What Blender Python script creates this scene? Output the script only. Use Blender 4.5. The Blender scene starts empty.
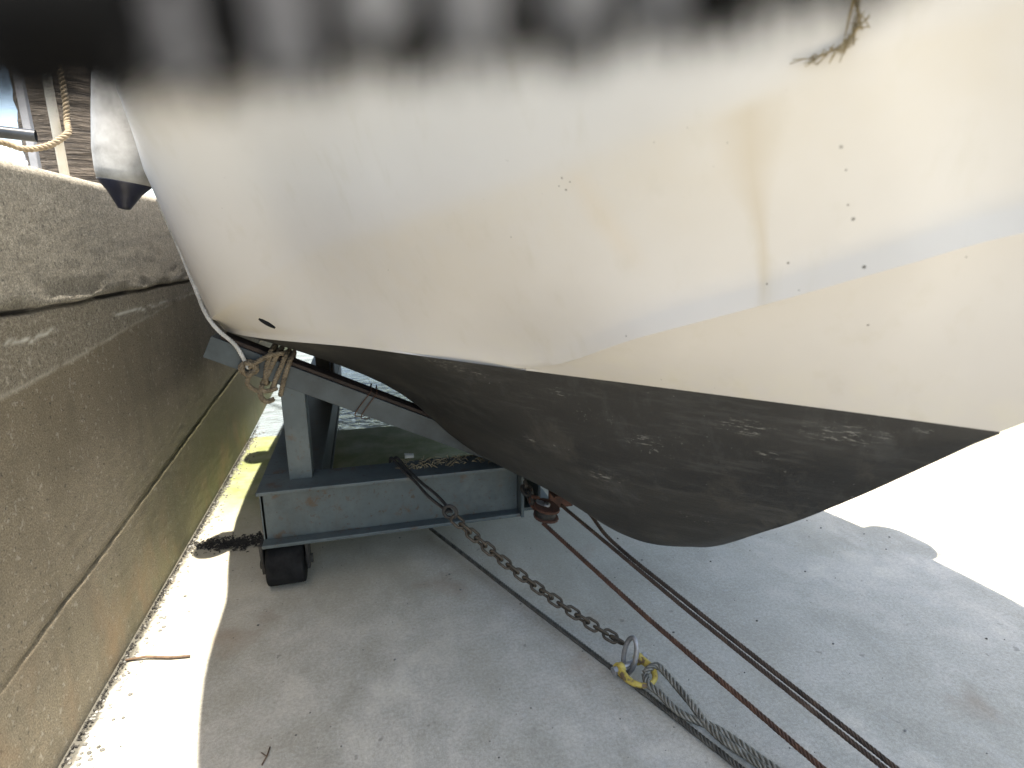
import bpy, bmesh, math, random
from mathutils import Vector, noise, Matrix
random.seed(7)
S = bpy.context.scene
col = S.collection
R = math.radians

# ------------------------------------------------------------------ camera
CAM = Vector((0, 0, 1.4)); F = 548.0; PITCH = R(13.9); YAW = R(15.1)
cam_d = bpy.data.cameras.new('camera'); cam = bpy.data.objects.new('camera', cam_d); col.objects.link(cam)
cam.location = CAM; cam.rotation_euler = (R(90) - PITCH, 0, -YAW)
cam_d.sensor_width = 36; cam_d.lens = F / 1024 * 36
cam_d.clip_start = .01; cam_d.clip_end = 3000
cam_d.dof.use_dof = True; cam_d.dof.focus_distance = 1.9; cam_d.dof.aperture_fstop = 2.7
S.camera = cam

def ray(px, py):
    x, y, z = px - 512, 384 - py, F
    f = z * math.cos(PITCH) + y * math.sin(PITCH); u = -z * math.sin(PITCH) + y * math.cos(PITCH)
    return Vector((x * math.cos(YAW) + f * math.sin(YAW), -x * math.sin(YAW) + f * math.cos(YAW), u))
def atY(px, py, Y): d = ray(px, py); return CAM + d * (Y / d.y)
def atZ(px, py, Z): d = ray(px, py); return CAM + d * ((Z - 1.4) / d.z)
def atX(px, py, X): d = ray(px, py); return CAM + d * (X / d.x)

# ------------------------------------------------------------------ helpers
def tag(o, label=None, cat=None, group=None, kind=None):
    if label: o['label'] = label
    if cat: o['category'] = cat
    if group: o['group'] = group
    if kind: o['kind'] = kind
    return o
def empty(name, loc=(0, 0, 0), rot=(0, 0, 0)):
    o = bpy.data.objects.new(name, None); col.objects.link(o); o.location = loc; o.rotation_euler = rot
    o.empty_display_size = .05
    return o
def obj(name, verts, faces, m, parent=None, smooth=False, loc=None):
    me = bpy.data.meshes.new(name); me.from_pydata([tuple(v) for v in verts], [], faces); me.update()
    if smooth: me.polygons.foreach_set('use_smooth', [True] * len(me.polygons))
    me.materials.append(m)
    o = bpy.data.objects.new(name, me); col.objects.link(o)
    if parent is not None:
        o.parent = parent
        bpy.context.view_layer.update()
    return o
class MB:
    """collects geometry in world (or local) coordinates and links it as one mesh"""
    def __init__(s): s.v = []; s.f = []
    def add(s, v, f):
        n = len(s.v); s.v += [Vector(p) for p in v]; s.f += [[i + n for i in q] for q in f]; return s
    def box(s, a, b, bev=.0):
        x0, y0, z0 = a; x1, y1, z1 = b
        return s.hexa([(x0,y0,z0),(x1,y0,z0),(x1,y1,z0),(x0,y1,z0),(x0,y0,z1),(x1,y0,z1),(x1,y1,z1),(x0,y1,z1)])
    def hexa(s, p):
        return s.add(p, [[0,3,2,1],[4,5,6,7],[0,1,5,4],[1,2,6,5],[2,3,7,6],[3,0,4,7]])
    def prism(s, prof, p0, p1, xa, ya):
        """closed 2D profile (along unit axes xa, ya) swept from p0 to p1"""
        p0, p1, xa, ya = map(Vector, (p0, p1, xa, ya)); n = len(prof)
        v = [p0 + xa*a + ya*b for a, b in prof] + [p1 + xa*a + ya*b for a, b in prof]
        f = [[i, (i+1) % n, n + (i+1) % n, n + i] for i in range(n)] + [list(range(n))[::-1], list(range(n, 2*n))]
        return s.add(v, f)
    def tube(s, pts, r, n=8, cap=True, closed=False):
        pts = [Vector(p) for p in pts]; m = len(pts)
        rr = r if callable(r) else (lambda t: r)
        ring = []; up = None
        for i in range(m):
            if closed: t = (pts[(i+1) % m] - pts[i-1]).normalized()
            else: t = (pts[min(i+1, m-1)] - pts[max(i-1, 0)]).normalized()
            if up is None:
                up = Vector((0,0,1)) if abs(t.z) < .9 else Vector((1,0,0))
            a = (up - t*up.dot(t)).normalized(); up = a; b = t.cross(a)
            q = rr(i/(m-1))
            ring.append([pts[i] + (a*math.cos(2*math.pi*k/n) + b*math.sin(2*math.pi*k/n))*q for k in range(n)])
        v = [p for c in ring for p in c]; f = []
        for i in range(m if closed else m-1):
            j = (i+1) % m
            for k in range(n): f.append([i*n+k, i*n+(k+1) % n, j*n+(k+1) % n, j*n+k])
        if cap and not closed: f += [list(range(n))[::-1], list(range((m-1)*n, m*n))]
        return s.add(v, f)
    def twist(s, pts, r, strands=6, pitch=.06, n=5, step=None, fray=0):
        """a laid rope: strands wound round the path"""
        pts = resample(pts, step or pitch/10); L = 0; m = len(pts)
        fr = frames(pts); ph = []
        for i in range(m):
            if i: L += (pts[i]-pts[i-1]).length
            ph.append(2*math.pi*L/pitch)
        ro = r*.60 if strands > 3 else r*.5; rs = r*.42 if strands > 3 else r*.5
        for k in range(strands):
            o = 2*math.pi*k/strands
            s.tube([pts[i] + (fr[i][0]*math.cos(ph[i]+o) + fr[i][1]*math.sin(ph[i]+o))*ro for i in range(m)], rs, n)
        return s
    def lathe(s, prof, n=24, axis=None):
        """profile of (radius, height) round local z; axis = matrix"""
        M = axis or Matrix(); v = []; f = []
        for r_, h in prof:
            for k in range(n):
                a = 2*math.pi*k/n; v.append(M @ Vector((r_*math.cos(a), r_*math.sin(a), h)))
        for i in range(len(prof)-1):
            for k in range(n): f.append([i*n+k, i*n+(k+1) % n, (i+1)*n+(k+1) % n, (i+1)*n+k])
        f += [list(range(n))[::-1], list(range((len(prof)-1)*n, len(prof)*n))]
        return s.add(v, f)
    def build(s, name, m, parent=None, smooth=False, bevel=0, origin=None):
        v = s.v
        if origin is not None: v = [p - Vector(origin) for p in v]
        o = obj(name, v, s.f, m, None, smooth)
        if origin is not None: o.location = origin
        if bevel:
            b = o.modifiers.new('bevel', 'BEVEL'); b.width = bevel; b.segments = 2; b.limit_method = 'ANGLE'; b.angle_limit = R(40)
        if parent is not None:
            o.parent = parent; o.matrix_parent_inverse = wm(parent).inverted()
        return o
def wm(o):
    M = Matrix.LocRotScale(o.location, o.rotation_euler, o.scale)
    return (wm(o.parent) @ o.matrix_parent_inverse @ M) if o.parent else M
def frames(pts):
    out = []; up = None; m = len(pts)
    for i in range(m):
        t = (pts[min(i+1, m-1)] - pts[max(i-1, 0)]).normalized()
        if up is None: up = Vector((0,0,1)) if abs(t.z) < .9 else Vector((1,0,0))
        a = (up - t*up.dot(t)).normalized(); up = a; out.append((a, t.cross(a)))
    return out
def resample(pts, step):
    pts = [Vector(p) for p in pts]; out = [pts[0]]; carry = 0
    for a, b in zip(pts, pts[1:]):
        L = (b-a).length
        if L < 1e-9: continue
        d = step - carry
        while d <= L: out.append(a + (b-a)*(d/L)); d += step
        carry = (carry + L) % step if L else carry
        carry = L - (d - step) if True else carry
    out.append(pts[-1]); return out
def cr(p0, p1, p2, p3, t, alpha=.5):
    """centripetal Catmull-Rom between p1 and p2"""
    def kn(a, b): return max((b-a).length, 1e-5)**alpha
    t0 = 0; t1 = kn(p0, p1); t2 = t1 + kn(p1, p2); t3 = t2 + kn(p2, p3); x = t1 + (t2-t1)*t
    A1 = p0*((t1-x)/(t1-t0)) + p1*((x-t0)/(t1-t0)); A2 = p1*((t2-x)/(t2-t1)) + p2*((x-t1)/(t2-t1))
    A3 = p2*((t3-x)/(t3-t2)) + p3*((x-t2)/(t3-t2))
    B1 = A1*((t2-x)/(t2-t0)) + A2*((x-t0)/(t2-t0)); B2 = A2*((t3-x)/(t3-t1)) + A3*((x-t1)/(t3-t1))
    return B1*((t2-x)/(t2-t1)) + B2*((x-t1)/(t2-t1))
def spline(pts, n):
    pts = [Vector(p) for p in pts]; out = []
    ext = [pts[0]*2 - pts[1]] + pts + [pts[-1]*2 - pts[-2]]
    for i in range(len(pts)-1):
        for j in range(n): out.append(cr(ext[i], ext[i+1], ext[i+2], ext[i+3], j/n))
    out.append(pts[-1]); return out

# ------------------------------------------------------------------ materials
class Mat:
    def __init__(s, name, rough=.7, metal=0, spec=.5):
        s.m = bpy.data.materials.new(name); s.m.use_nodes = True; s.t = s.m.node_tree; s.N = s.t.nodes; s.L = s.t.links
        s.b = s.N['Principled BSDF']; s.b.inputs['Roughness'].default_value = rough; s.b.inputs['Metallic'].default_value = metal
        s.b.inputs['Specular IOR Level'].default_value = spec
        s.co = s.N.new('ShaderNodeTexCoord').outputs['Object']
    def node(s, t, **k):
        n = s.N.new(t)
        for a, b in k.items(): setattr(n, a, b)
        return n
    def mapping(s, scale=(1,1,1), rot=(0,0,0), loc=(0,0,0)):
        n = s.N.new('ShaderNodeMapping'); s.L.new(s.co, n.inputs[0]); n.inputs['Scale'].default_value = scale
        n.inputs['Rotation'].default_value = rot; n.inputs['Location'].default_value = loc; return n.outputs[0]
    def noise(s, scale, detail=5, rough=.6, vec=None, dist=0):
        n = s.N.new('ShaderNodeTexNoise'); s.L.new(vec or s.co, n.inputs['Vector'])
        n.inputs['Scale'].default_value = scale; n.inputs['Detail'].default_value = detail; n.inputs['Roughness'].default_value = rough
        n.inputs['Distortion'].default_value = dist; return n.outputs['Fac']
    def voro(s, scale, vec=None, feature='F1', out='Distance'):
        n = s.N.new('ShaderNodeTexVoronoi'); s.L.new(vec or s.co, n.inputs['Vector']); n.inputs['Scale'].default_value = scale
        n.feature = feature; return n.outputs[out]
    def ramp(s, fac, stops):
        n = s.N.new('ShaderNodeValToRGB'); s.L.new(fac, n.inputs[0]); e = n.color_ramp.elements
        while len(e) < len(stops): e.new(.5)
        for x, (p, c) in zip(e, stops):
            x.position = p
            x.color = (c, c, c, 1) if isinstance(c, (int, float)) else (*c, 1)
        return n.outputs['Color']
    def mix(s, fac, a, b, blend='MIX'):
        n = s.N.new('ShaderNodeMix'); n.data_type = 'RGBA'; n.blend_type = blend
        for v, i in ((fac, 0), (a, 6), (b, 7)):
            if isinstance(v, (int, float)) and i == 0: n.inputs[0].default_value = v
            elif isinstance(v, tuple): n.inputs[i].default_value = (*v, 1)
            elif isinstance(v, (int, float)): n.inputs[i].default_value = (v, v, v, 1)
            else: s.L.new(v, n.inputs[i])
        return n.outputs[2]
    def math(s, op, a, b=None, c=None, clamp=False):
        n = s.N.new('ShaderNodeMath'); n.operation = op; n.use_clamp = clamp
        for i, v in enumerate((a, b, c)):
            if v is None: continue
            if isinstance(v, (int, float)): n.inputs[i].default_value = v
            else: s.L.new(v, n.inputs[i])
        return n.outputs[0]
    def xyz(s):
        n = s.N.new('ShaderNodeSeparateXYZ'); s.L.new(s.co, n.inputs[0]); return n.outputs
    def attr(s, name):
        n = s.N.new('ShaderNodeAttribute'); n.attribute_name = name; return n.outputs['Fac']
    def range(s, v, a, b, c=0., d=1., smooth=True):
        n = s.N.new('ShaderNodeMapRange'); n.interpolation_type = 'SMOOTHSTEP' if smooth else 'LINEAR'
        s.L.new(v, n.inputs[0])
        for i, q in enumerate((a, b, c, d)): n.inputs[i+1].default_value = q
        return n.outputs[0]
    def color(s, c):
        if isinstance(c, tuple): s.b.inputs['Base Color'].default_value = (*c, 1)
        else: s.L.new(c, s.b.inputs['Base Color'])
        return s
    def rough(s, r): s.L.new(r, s.b.inputs['Roughness']); return s
    def bump(s, h, strength=.5, dist=.01):
        n = s.N.new('ShaderNodeBump'); n.inputs['Strength'].default_value = strength; n.inputs['Distance'].default_value = dist
        s.L.new(h, n.inputs['Height'])
        prev = s.b.inputs['Normal'].links
        if prev: s.L.new(prev[0].from_socket, n.inputs['Normal'])
        s.L.new(n.outputs[0], s.b.inputs['Normal']); return s

def worn(name, a, b, c=None, scale=12, rough=.6, metal=0, bump=.3, bd=.002, stops=(.35, .6, .75)):
    m = Mat(name, rough, metal); n = m.noise(scale, 8, .65)
    st = [(stops[0], a), (stops[1], b)] + ([(stops[2], c)] if c else [])
    m.color(m.ramp(n, st)); m.bump(m.noise(scale*6, 6), bump, bd); return m.m

WX0 = -.90
# slipway concrete
m = Mat('slip_concrete', .8); x, y, z = m.xyz()
big = m.noise(.9, 6, .6, dist=.4); mid = m.noise(5, 8, .65); fine = m.noise(90, 6, .7); grit = m.noise(420, 3, .6)
c = m.ramp(big, [(.3, (.43,.41,.345)), (.5, (.56,.54,.47)), (.7, (.65,.63,.57))])
c = m.mix(m.ramp(mid, [(.34, 0.6), (.6, 0.)]), c, (.36,.34,.27))
c = m.mix(m.ramp(m.noise(1.9, 7, .68, m.mapping((1.3,.7,1),(0,0,.6),(3,8,0))), [(.50, 0), (.62, .55)]), c, (.34,.325,.26))
c = m.mix(m.ramp(m.noise(14, 8, .75), [(.60, 0), (.70, .5)]), c, (.55,.55,.52))
c = m.mix(.4, c, m.ramp(fine, [(.3, .1), (.5, .33), (.7, .58)]), 'OVERLAY')
c = m.mix(.35, c, m.ramp(grit, [(.3, .1), (.6, .55), (.75, .9)]), 'OVERLAY')
# pale scraped patches and trowel streaks
st = m.noise(7, 6, .7, m.mapping((1, .35, 1), (0,0,.5)))
c = m.mix(m.ramp(st, [(.58, 0), (.72, .3)]), c, (.46,.46,.43))
# algae towards the water and damp brown-black staining under the cradle
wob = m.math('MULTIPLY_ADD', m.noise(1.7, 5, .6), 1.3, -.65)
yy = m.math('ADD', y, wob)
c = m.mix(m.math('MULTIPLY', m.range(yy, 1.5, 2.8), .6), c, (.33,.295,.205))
alg = m.math('MULTIPLY', m.range(yy, 2.6, 3.5), m.ramp(m.noise(6, 6, .65), [(.3, .55), (.6, .95)]))
c = m.mix(alg, c, (.13,.15,.045))
# dark strip along the wall foot
foot_strip = m.range(m.math('ADD', x, m.math('MULTIPLY', m.noise(14, 6, .7), -.07)), WX0-.012, WX0+.012, 1, 0)
c = m.mix(m.math('MULTIPLY', foot_strip, .9), c, (.035,.033,.026))
# scattered dark spots, rust drips
sp = m.voro(9, m.mapping((1,1,1)))
c = m.mix(m.ramp(m.noise(23, 2, .5), [(.72, 0), (.75, .45)]), c, (.11,.105,.09))
c = m.mix(m.ramp(m.noise(2.6, 4, .5, m.mapping((1,1,1), (0,0,0), (5,2,0))), [(.62, 0), (.74, .4)]), c, (.24,.16,.09))
m.color(c); m.rough(m.ramp(mid, [(.3, .55), (.6, .85)]))
m.bump(fine, .35, .004); m.bump(grit, .35, .002); m.bump(mid, .2, .01)
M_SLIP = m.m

# retaining wall concrete
m = Mat('wall_concrete', .9); x, y, z = m.xyz()
big = m.noise(1.3, 6, .6); mid = m.noise(9, 7, .7); agg = m.noise(85, 5, .8); agg2 = m.noise(210, 4, .75); drip = m.noise(9, 6, .65, m.mapping((1, 1, .10)))
low = m.ramp(big, [(.3, (.165,.132,.083)), (.5, (.21,.172,.115)), (.7, (.265,.22,.155))])
upp = m.ramp(agg, [(.30, (.11,.10,.08)), (.44, (.23,.215,.18)), (.57, (.33,.31,.26)), (.70, (.52,.495,.43))])
up = m.attr('upper')
c = m.mix(m.math('MULTIPLY_ADD', up, .62, .12), low, upp)
c = m.mix(.6, c, m.ramp(agg2, [(.34, .08), (.5, .47), (.66, .95)]), 'OVERLAY')
c = m.mix(m.ramp(m.noise(55, 3, .5), [(.63, 0), (.68, .55)]), c, (.42,.39,.33))
c = m.mix(m.ramp(m.noise(70, 3, .5, m.mapping((1,1,1),(0,0,0),(3,1,2))), [(.64, 0), (.69, .7)]), c, (.045,.04,.032))
c = m.mix(m.ramp(mid, [(.36, .22), (.52, 0)]), c, (.085,.07,.045))
c = m.mix(m.math('MULTIPLY', m.ramp(drip, [(.5, 0), (.72, .3)]), m.range(z, 1.7, .2)), c, (.065,.055,.038))
c = m.mix(m.math('MULTIPLY', m.ramp(drip, [(.25, .12), (.4, 0)]), m.range(z, .1, 1.0)), c, (.30,.26,.20))
alg = m.math('MULTIPLY', m.range(m.math('ADD', y, m.math('MULTIPLY', mid, 1.2)), 2.1, 4.0), m.range(m.math('ADD', z, m.math('MULTIPLY', big, .5)), 1.15, .45))
c = m.mix(m.math('MULTIPLY', alg, .7), c, (.125,.135,.035))
rust = m.math('MULTIPLY', m.range(z, .5, .05), m.ramp(m.noise(3.3, 5, .6, m.mapping((1,1,.6))), [(.50, 0), (.68, .5)]))
c = m.mix(rust, c, (.32,.19,.095))
c = m.mix(m.attr('crack'), c, (.03,.027,.022)); c = m.mix(m.math('MULTIPLY', m.attr('edge'), m.ramp(mid, [(.36, 0), (.5, 1)])), c, (.62,.60,.53))
m.color(c); m.bump(agg, .45, .008); m.bump(agg2, .4, .005)
M_WALL = m.m



# painted steel
m = Mat('grey_blue_steel', .5); n1 = m.noise(5, 7, .65); n2 = m.noise(40, 6, .7)
c = m.ramp(n1, [(.3, (.038,.052,.056)), (.6, (.060,.080,.084)), (.8, (.085,.105,.108))])
c = m.mix(m.ramp(m.noise(11, 6, .65, m.mapping((1, 1, .13))), [(.56, 0), (.72, .55)]), c, (.05,.048,.04))
c = m.mix(m.ramp(m.noise(9, 9, .75), [(.57, 0), (.63, .9)]), c, (.06,.036,.02))
c = m.mix(m.ramp(m.noise(60, 3, .5), [(.66, 0), (.69, .8)]), c, (.045,.028,.018))
c = m.mix(m.ramp(m.noise(3.2, 6, .7, m.mapping((1,1,1),(0,0,0),(2,7,1))), [(.52, 0), (.7, .6)]), c, (.105,.125,.122))
c = m.mix(m.ramp(n2, [(.30, .6), (.44, 0)]), c, (.05,.05,.045))
m.color(c); m.bump(n2, .2, .002); M_STEEL = m.m
M_DSTEEL = worn('dark_rusted_steel', (.012,.011,.010), (.03,.027,.023), (.085,.05,.028), 18, .75)
M_RUST = worn('rusty_iron', (.035,.016,.010), (.085,.033,.018), (.15,.075,.045), 22, .85, 0, .6, .004)
M_RWIRE = worn('rusty_wire', (.05,.028,.02), (.115,.055,.032), (.2,.12,.08), 30, .7, .3)
M_BWIRE = worn('brown_black_wire', (.035,.024,.017), (.085,.055,.037), (.16,.11,.075), 30, .65, .3)
M_GWIRE = worn('grey_wire', (.045,.043,.036), (.10,.095,.08), (.19,.18,.155), 35, .55, .4)
M_LWIRE = worn('pale_galvanised_wire', (.10,.095,.075), (.23,.22,.185), (.36,.345,.30), 35, .5, .4)
M_CHAIN = worn('chain_iron', (.035,.028,.02), (.075,.06,.043), (.14,.12,.09), 40, .6, .5)
M_GALV = worn('galvanised_iron', (.2,.2,.2), (.33,.33,.33), (.42,.42,.42), 30, .45, .6)
M_YEL = worn('yellow_paint', (.13,.085,.05), (.42,.31,.05), (.50,.40,.12), 34, .65, 0, .6, .003, (.40, .47, .7))
M_ROPE = worn('old_brown_rope', (.09,.07,.045), (.2,.155,.1), (.28,.235,.17), 40, .95, 0, .6, .003)
M_WROPE = worn('white_rope', (.34,.33,.30), (.5,.49,.46), (.55,.54,.5), 30, .9, 0, .5, .002)
M_TROPE = worn('tan_rope', (.2,.155,.1), (.33,.265,.18), (.4,.335,.24), 30, .9, 0, .5, .002)
M_BUNK = worn('shade_darkened_paint', (.024,.031,.033), (.046,.060,.064), (.075,.092,.095), 7, .55)  # darker copy of the steel paint, the bunk's shade put into its colour
M_TIMBER = worn('oiled_timber', (.014,.009,.007), (.035,.021,.014), (.06,.038,.026), 25, .8)
M_FEND = worn('grubby_white_vinyl', (.10,.095,.085), (.27,.265,.25), (.40,.395,.38), 9, .5, 0, .1, .001, (.28, .48, .7))
M_NAVY = worn('navy_vinyl', (.006,.007,.014), (.012,.014,.028), None, 10, .4)
M_BLACK = worn('black_rubber', (.008,.008,.008), (.02,.02,.02), None, 10, .6)
M_WPAINT = worn('white_pole_paint', (.7,.68,.6), (.82,.81,.75), None, 8, .5)
M_GPAINT = worn('grey_post_paint', (.2,.205,.21), (.3,.3,.31), None, 8, .5)
M_PIPE = worn('black_pipe', (.01,.013,.016), (.03,.035,.04), None, 10, .35)
M_GRAVEL = worn('quay_ground', (.22,.21,.19), (.36,.35,.32), (.5,.49,.46), 40, .9, 0, .8, .02)
M_DECK = worn('white_deck', (.68,.68,.66), (.75,.75,.73), None, 3, .5)
M_LEAF = worn('frond_green', (.035,.06,.015), (.07,.10,.03), None, 9, .6)
M_WEED = worn('dry_weed', (.13,.10,.055), (.30,.235,.13), (.45,.38,.25), 60, .9)
M_MUCK = worn('black_leaf_litter', (.012,.011,.009), (.035,.032,.027), (.11,.1,.085), 60, .85, 0, .8, .006)
M_CARD = worn('white_scrap', (.55,.55,.53), (.7,.7,.69), None, 20, .6)
M_TWIG = worn('twig_brown', (.06,.035,.02), (.12,.075,.045), None, 40, .8)
M_STONE = worn('pebble_grey', (.06,.058,.05), (.2,.195,.18), (.42,.41,.39), 12, .85)
M_BAND = worn('band_black', (.004,.004,.004), (.009,.009,.009), None, 60, .95, 0, .5, .002)
M_TASSEL = worn('band_grey', (.06,.06,.064), (.19,.19,.195), None, 60, .95)
for q_ in (M_BAND, M_TASSEL, M_BLACK): q_.node_tree.nodes['Principled BSDF'].inputs['Specular IOR Level'].default_value = .02
m = Mat('palm_bark', .9); x, y, z = m.xyz()
wv = m.noise(5, 5, .6, m.mapping((1, 1, 13)), .5); fn = m.noise(38, 6, .7, m.mapping((.5,.5,2.2)))
c = m.ramp(wv, [(.34, (.018,.013,.009)), (.47, (.075,.058,.042)), (.6, (.135,.11,.085))])
m.color(m.mix(.4, c, m.ramp(fn, [(.3, .1), (.7, .8)]), 'OVERLAY')); m.bump(wv, 1., .06); m.bump(fn, .6, .01); M_BARK = m.m
m = Mat('harbour_water', .08, 0, .5); m.color((.17,.20,.215))
m.bump(m.noise(4.5, 4, .55, m.mapping((1, 1.8, 1))), .5, .12); m.bump(m.noise(17, 3, .5, m.mapping((1, 1.6, 1))), .35, .03); M_WATER = m.m
M_HILL = worn('far_wooded_shore', (.03,.045,.025), (.07,.085,.045), None, .05, .95)

# ------------------------------------------------------------------ setting
def grid(name, x0, x1, y0, y1, nx, ny, zf, m):
    v = [(x0+(x1-x0)*i/nx, y0+(y1-y0)*j/ny, 0) for j in range(ny+1) for i in range(nx+1)]
    v = [(a, b, zf(a, b)) for a, b, _ in v]
    f = [[j*(nx+1)+i, j*(nx+1)+i+1, (j+1)*(nx+1)+i+1, (j+1)*(nx+1)+i] for j in range(ny) for i in range(nx)]
    return obj(name, v, f, m, None, True)
WX = -.90                                   # face of the retaining wall
def floor_z(a, b):
    d = max(0, b - 4.3)
    return -.05*d + .0015*noise.noise(Vector((a*1.3, b*1.3, 0)))
v = []; f = []
xs = [WX-.05, -.6, -.3, 0, .3, .6, .9, 1.2, 1.6, 2, 2.5, 3, 4, 6, 10, 20, 60]
ys = [-60, -20, -8, -4, -2, -1, -.5] + [i*.2 for i in range(26)] + [6, 8, 14]
v = [(a, b, floor_z(a, b)) for b in ys for a in xs]; n = len(xs)
f = [[j*n+i, j*n+i+1, (j+1)*n+i+1, (j+1)*n+i] for j in range(len(ys)-1) for i in range(n-1)]
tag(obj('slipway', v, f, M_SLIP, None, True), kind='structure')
SL = math.tan(R(2.0)); Y0 = 4.45
v = [(a, b, (b-Y0)*SL + .0) for b in (Y0-.4, 9, 30, 120, 900) for a in (-600, -60, WX-.02, 3, 60, 600)]
v = [p for p in v]
tag(obj('water', v, [[j*6+i, j*6+i+1, (j+1)*6+i+1, (j+1)*6+i] for j in range(4) for i in range(5)], M_WATER), kind='structure')
WT = 1.63
tag(MB().box((-80, -60, 1.2), (WX-.42, 11.5, WT-.01)).build('quay_ground', M_GRAVEL), kind='structure')
hv = []; hf = []
for i in range(81):
    a = -700 + 1400*i/80; h = 16 + 16*noise.noise(Vector((a*.008, 3, 0))) + 5*noise.noise(Vector((a*.05, 9, 0)))
    hv += [(a, 780, 20), (a, 800, 26 + h + 8), (a, 860, 20)]
for i in range(80): hf += [[i*3, i*3+3, i*3+4, i*3+1], [i*3+1, i*3+4, i*3+5, i*3+2]]
tag(obj('hills', hv, hf, M_HILL, None, True), kind='structure')

# retaining wall: one mesh with a displaced face
wy0, wy1, dy = -1.0, 11.4, .026
ny = int((wy1-wy0)/dy); zs = [WT*i/190 for i in range(191)]
zs = sorted(set([round(q, 4) for q in zs] + [1.222, 1.228, 1.234, 1.240]))
wv, wf, A_up, A_cr, A_ed = [], [], [], [], []
def sstep(a, b, x): t = max(0, min(1, (x-a)/(b-a))); return t*t*(3-2*t)
for j in range(ny+1):
    Y = wy0 + dy*j
    zl = 1.005 + .078*(Y-1.3) + .006*noise.noise(Vector((Y*2.2, 0, 0))) + .003*noise.noise(Vector((Y*9, 2, 0)))
    zl = min(zl, 1.215)
    zc = .37 + .063*(Y-1.38) + .006*noise.noise(Vector((Y*2.7, 5, 0))) + .004*noise.noise(Vector((Y*14, 5, 0)))
    zj = 1.231 + .006*noise.noise(Vector((Y*5, 8, 0)))
    for z in zs:
        p = Vector((WX, Y, z))
        d = .0012*noise.noise(p*1.4) + .0002*noise.noise(p*9) + .0004*noise.noise(p*31)
        upp = sstep(zl-.006, zl+.006, z); top = sstep(zj-.008, zj+.008, z)
        d += .003*upp + .008*top
        ch = sstep(-.05, .25, noise.noise(Vector((Y*6, z*16, 3))) + .35*noise.noise(Vector((Y*23, z*40, 7)))) * math.exp(-max(0, z-zj)/.028)*(1 if z > zj-.006 else 0)*max(0, 1-.35*max(0, Y-1.6))
        d -= .012*ch
        zr = zj - .075 - .02*noise.noise(Vector((Y*4, 21, 0))) - .014*noise.noise(Vector((Y*19, 22, 0))); jn = math.exp(-((z-zj)/.0055)**2); cn = math.exp(-((z-zc)/.005)**2)*(.35+.65*sstep(-.35, .1, noise.noise(Vector((Y*1.9, 11, 0)))))
        d -= .022*jn + .006*cn
        tp = sstep(WT-.022, WT, z); d -= .012*tp*tp + .010*tp*abs(noise.noise(Vector((Y*7, 4, 1))))
        wv.append((WX + d, Y, z)); A_up.append(.55*upp + .45*top); A_cr.append(min(1, jn*.9 + cn*.7 + .8*ch)); A_ed.append(max(math.exp(-((z-zr)/.0045)**2)*sstep(-.25, .1, noise.noise(Vector((Y*2.1, 31, 0)))), .35*math.exp(-((z-zl)/.006)**2))*(1-top))
nz = len(zs)
for j in range(ny):
    for i in range(nz-1): a = j*nz+i; wf.append([a, a+nz, a+nz+1, a+1])
base = len(wv)
for j in range(ny+1): wv.append((WX-.45, wy0+dy*j, WT)); A_up.append(1); A_cr.append(0); A_ed.append(0)
for j in range(ny): wf.append([j*nz+nz-1, (j+1)*nz+nz-1, base+j+1, base+j])
wall = obj('retaining_wall', wv, wf, M_WALL, None, True)
for nm, A in (('upper', A_up), ('crack', A_cr), ('edge', A_ed)):
    at = wall.data.attributes.new(nm, 'FLOAT', 'POINT'); at.data.foreach_set('value', A)
bm = bmesh.new(); bm.from_mesh(wall.data); bmesh.ops.recalc_face_normals(bm, faces=bm.faces[:])
bm.to_mesh(wall.data); bm.free()
tag(wall, 'long stained grey concrete wall along the left with green algae at its foot', 'wall')

# ------------------------------------------------------------------ the boat
YB = .13                                    # the boat lies slightly askew of the slip
def xc(Y): return 1.0 - YB*(Y - 1.43)
def mir(p): h = xc(p.y) - p.x; return Vector((xc(p.y) + h*(1 - .045*max(0, h)), p.y, p.z))
def onC(px, py):                            # a point of the keel or stem, on the centre plane
    d = ray(px, py); s = (1.0 + YB*1.43) / (d.x + YB*d.y); return CAM + d*s
WLZ = onC(1000, 432).z
def W(px, py): return atZ(px, py, WLZ)
V = Vector
def stem(z): Y = onC(1000,432).y - 1.22*(z-WLZ) + .16*(z-WLZ)**2; return V((xc(Y), Y, z))
keel = [onC(1000,432), onC(935,462), onC(850,500), onC(770,530), onC(690,546), V((xc(1.8),1.8,.41)), V((xc(2.3),2.3,.38)), V((xc(3.4),3.4,.36)), V((xc(6.5),6.5,.36))]
wl = [onC(1000,432), W(930,422.5), W(840,410.5), W(735,397), W(634,384), W(526,370.3), W(370,349), W(224,329.5), V((-.57,6.5,WLZ))]
b1 = [None, None, None, None, atZ(642,541,keel[4].z+.02), atZ(552,492,.535), atZ(455,438,.615), V((.32,3.3,.70)), V((-.05,6.5,.60))]
for i in range(4): b1[i] = keel[i].lerp(wl[i], .16) + V((.0, .0, -.004))
b1[3] = keel[3].lerp(wl[3], .14) + V((.02,-.02,-.012))
b2 = []
for i in range(9):
    p = b1[i].lerp(wl[i], .5); bul = (0, .006, .014, .022, .03, .035, .035, .02, .01)[i]
    b2.append(p + V((-.6, -.5, -.62))*bul)
b2[6] += V((.036,.05,.03)); b2[7] = wl[7] + V((.17,.17,-.065)); b2[8] = wl[8] + V((.2,0,-.13))
sr_px = [None, (1024,233), (905,265), (785,299), (645,336), (500,363.5)]
sr = [stem(1.50)] + [None]*8
for k, X in ((1,.885),(2,.785),(3,.685),(4,.54)): sr[k] = atX(*sr_px[k], X)
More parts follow.
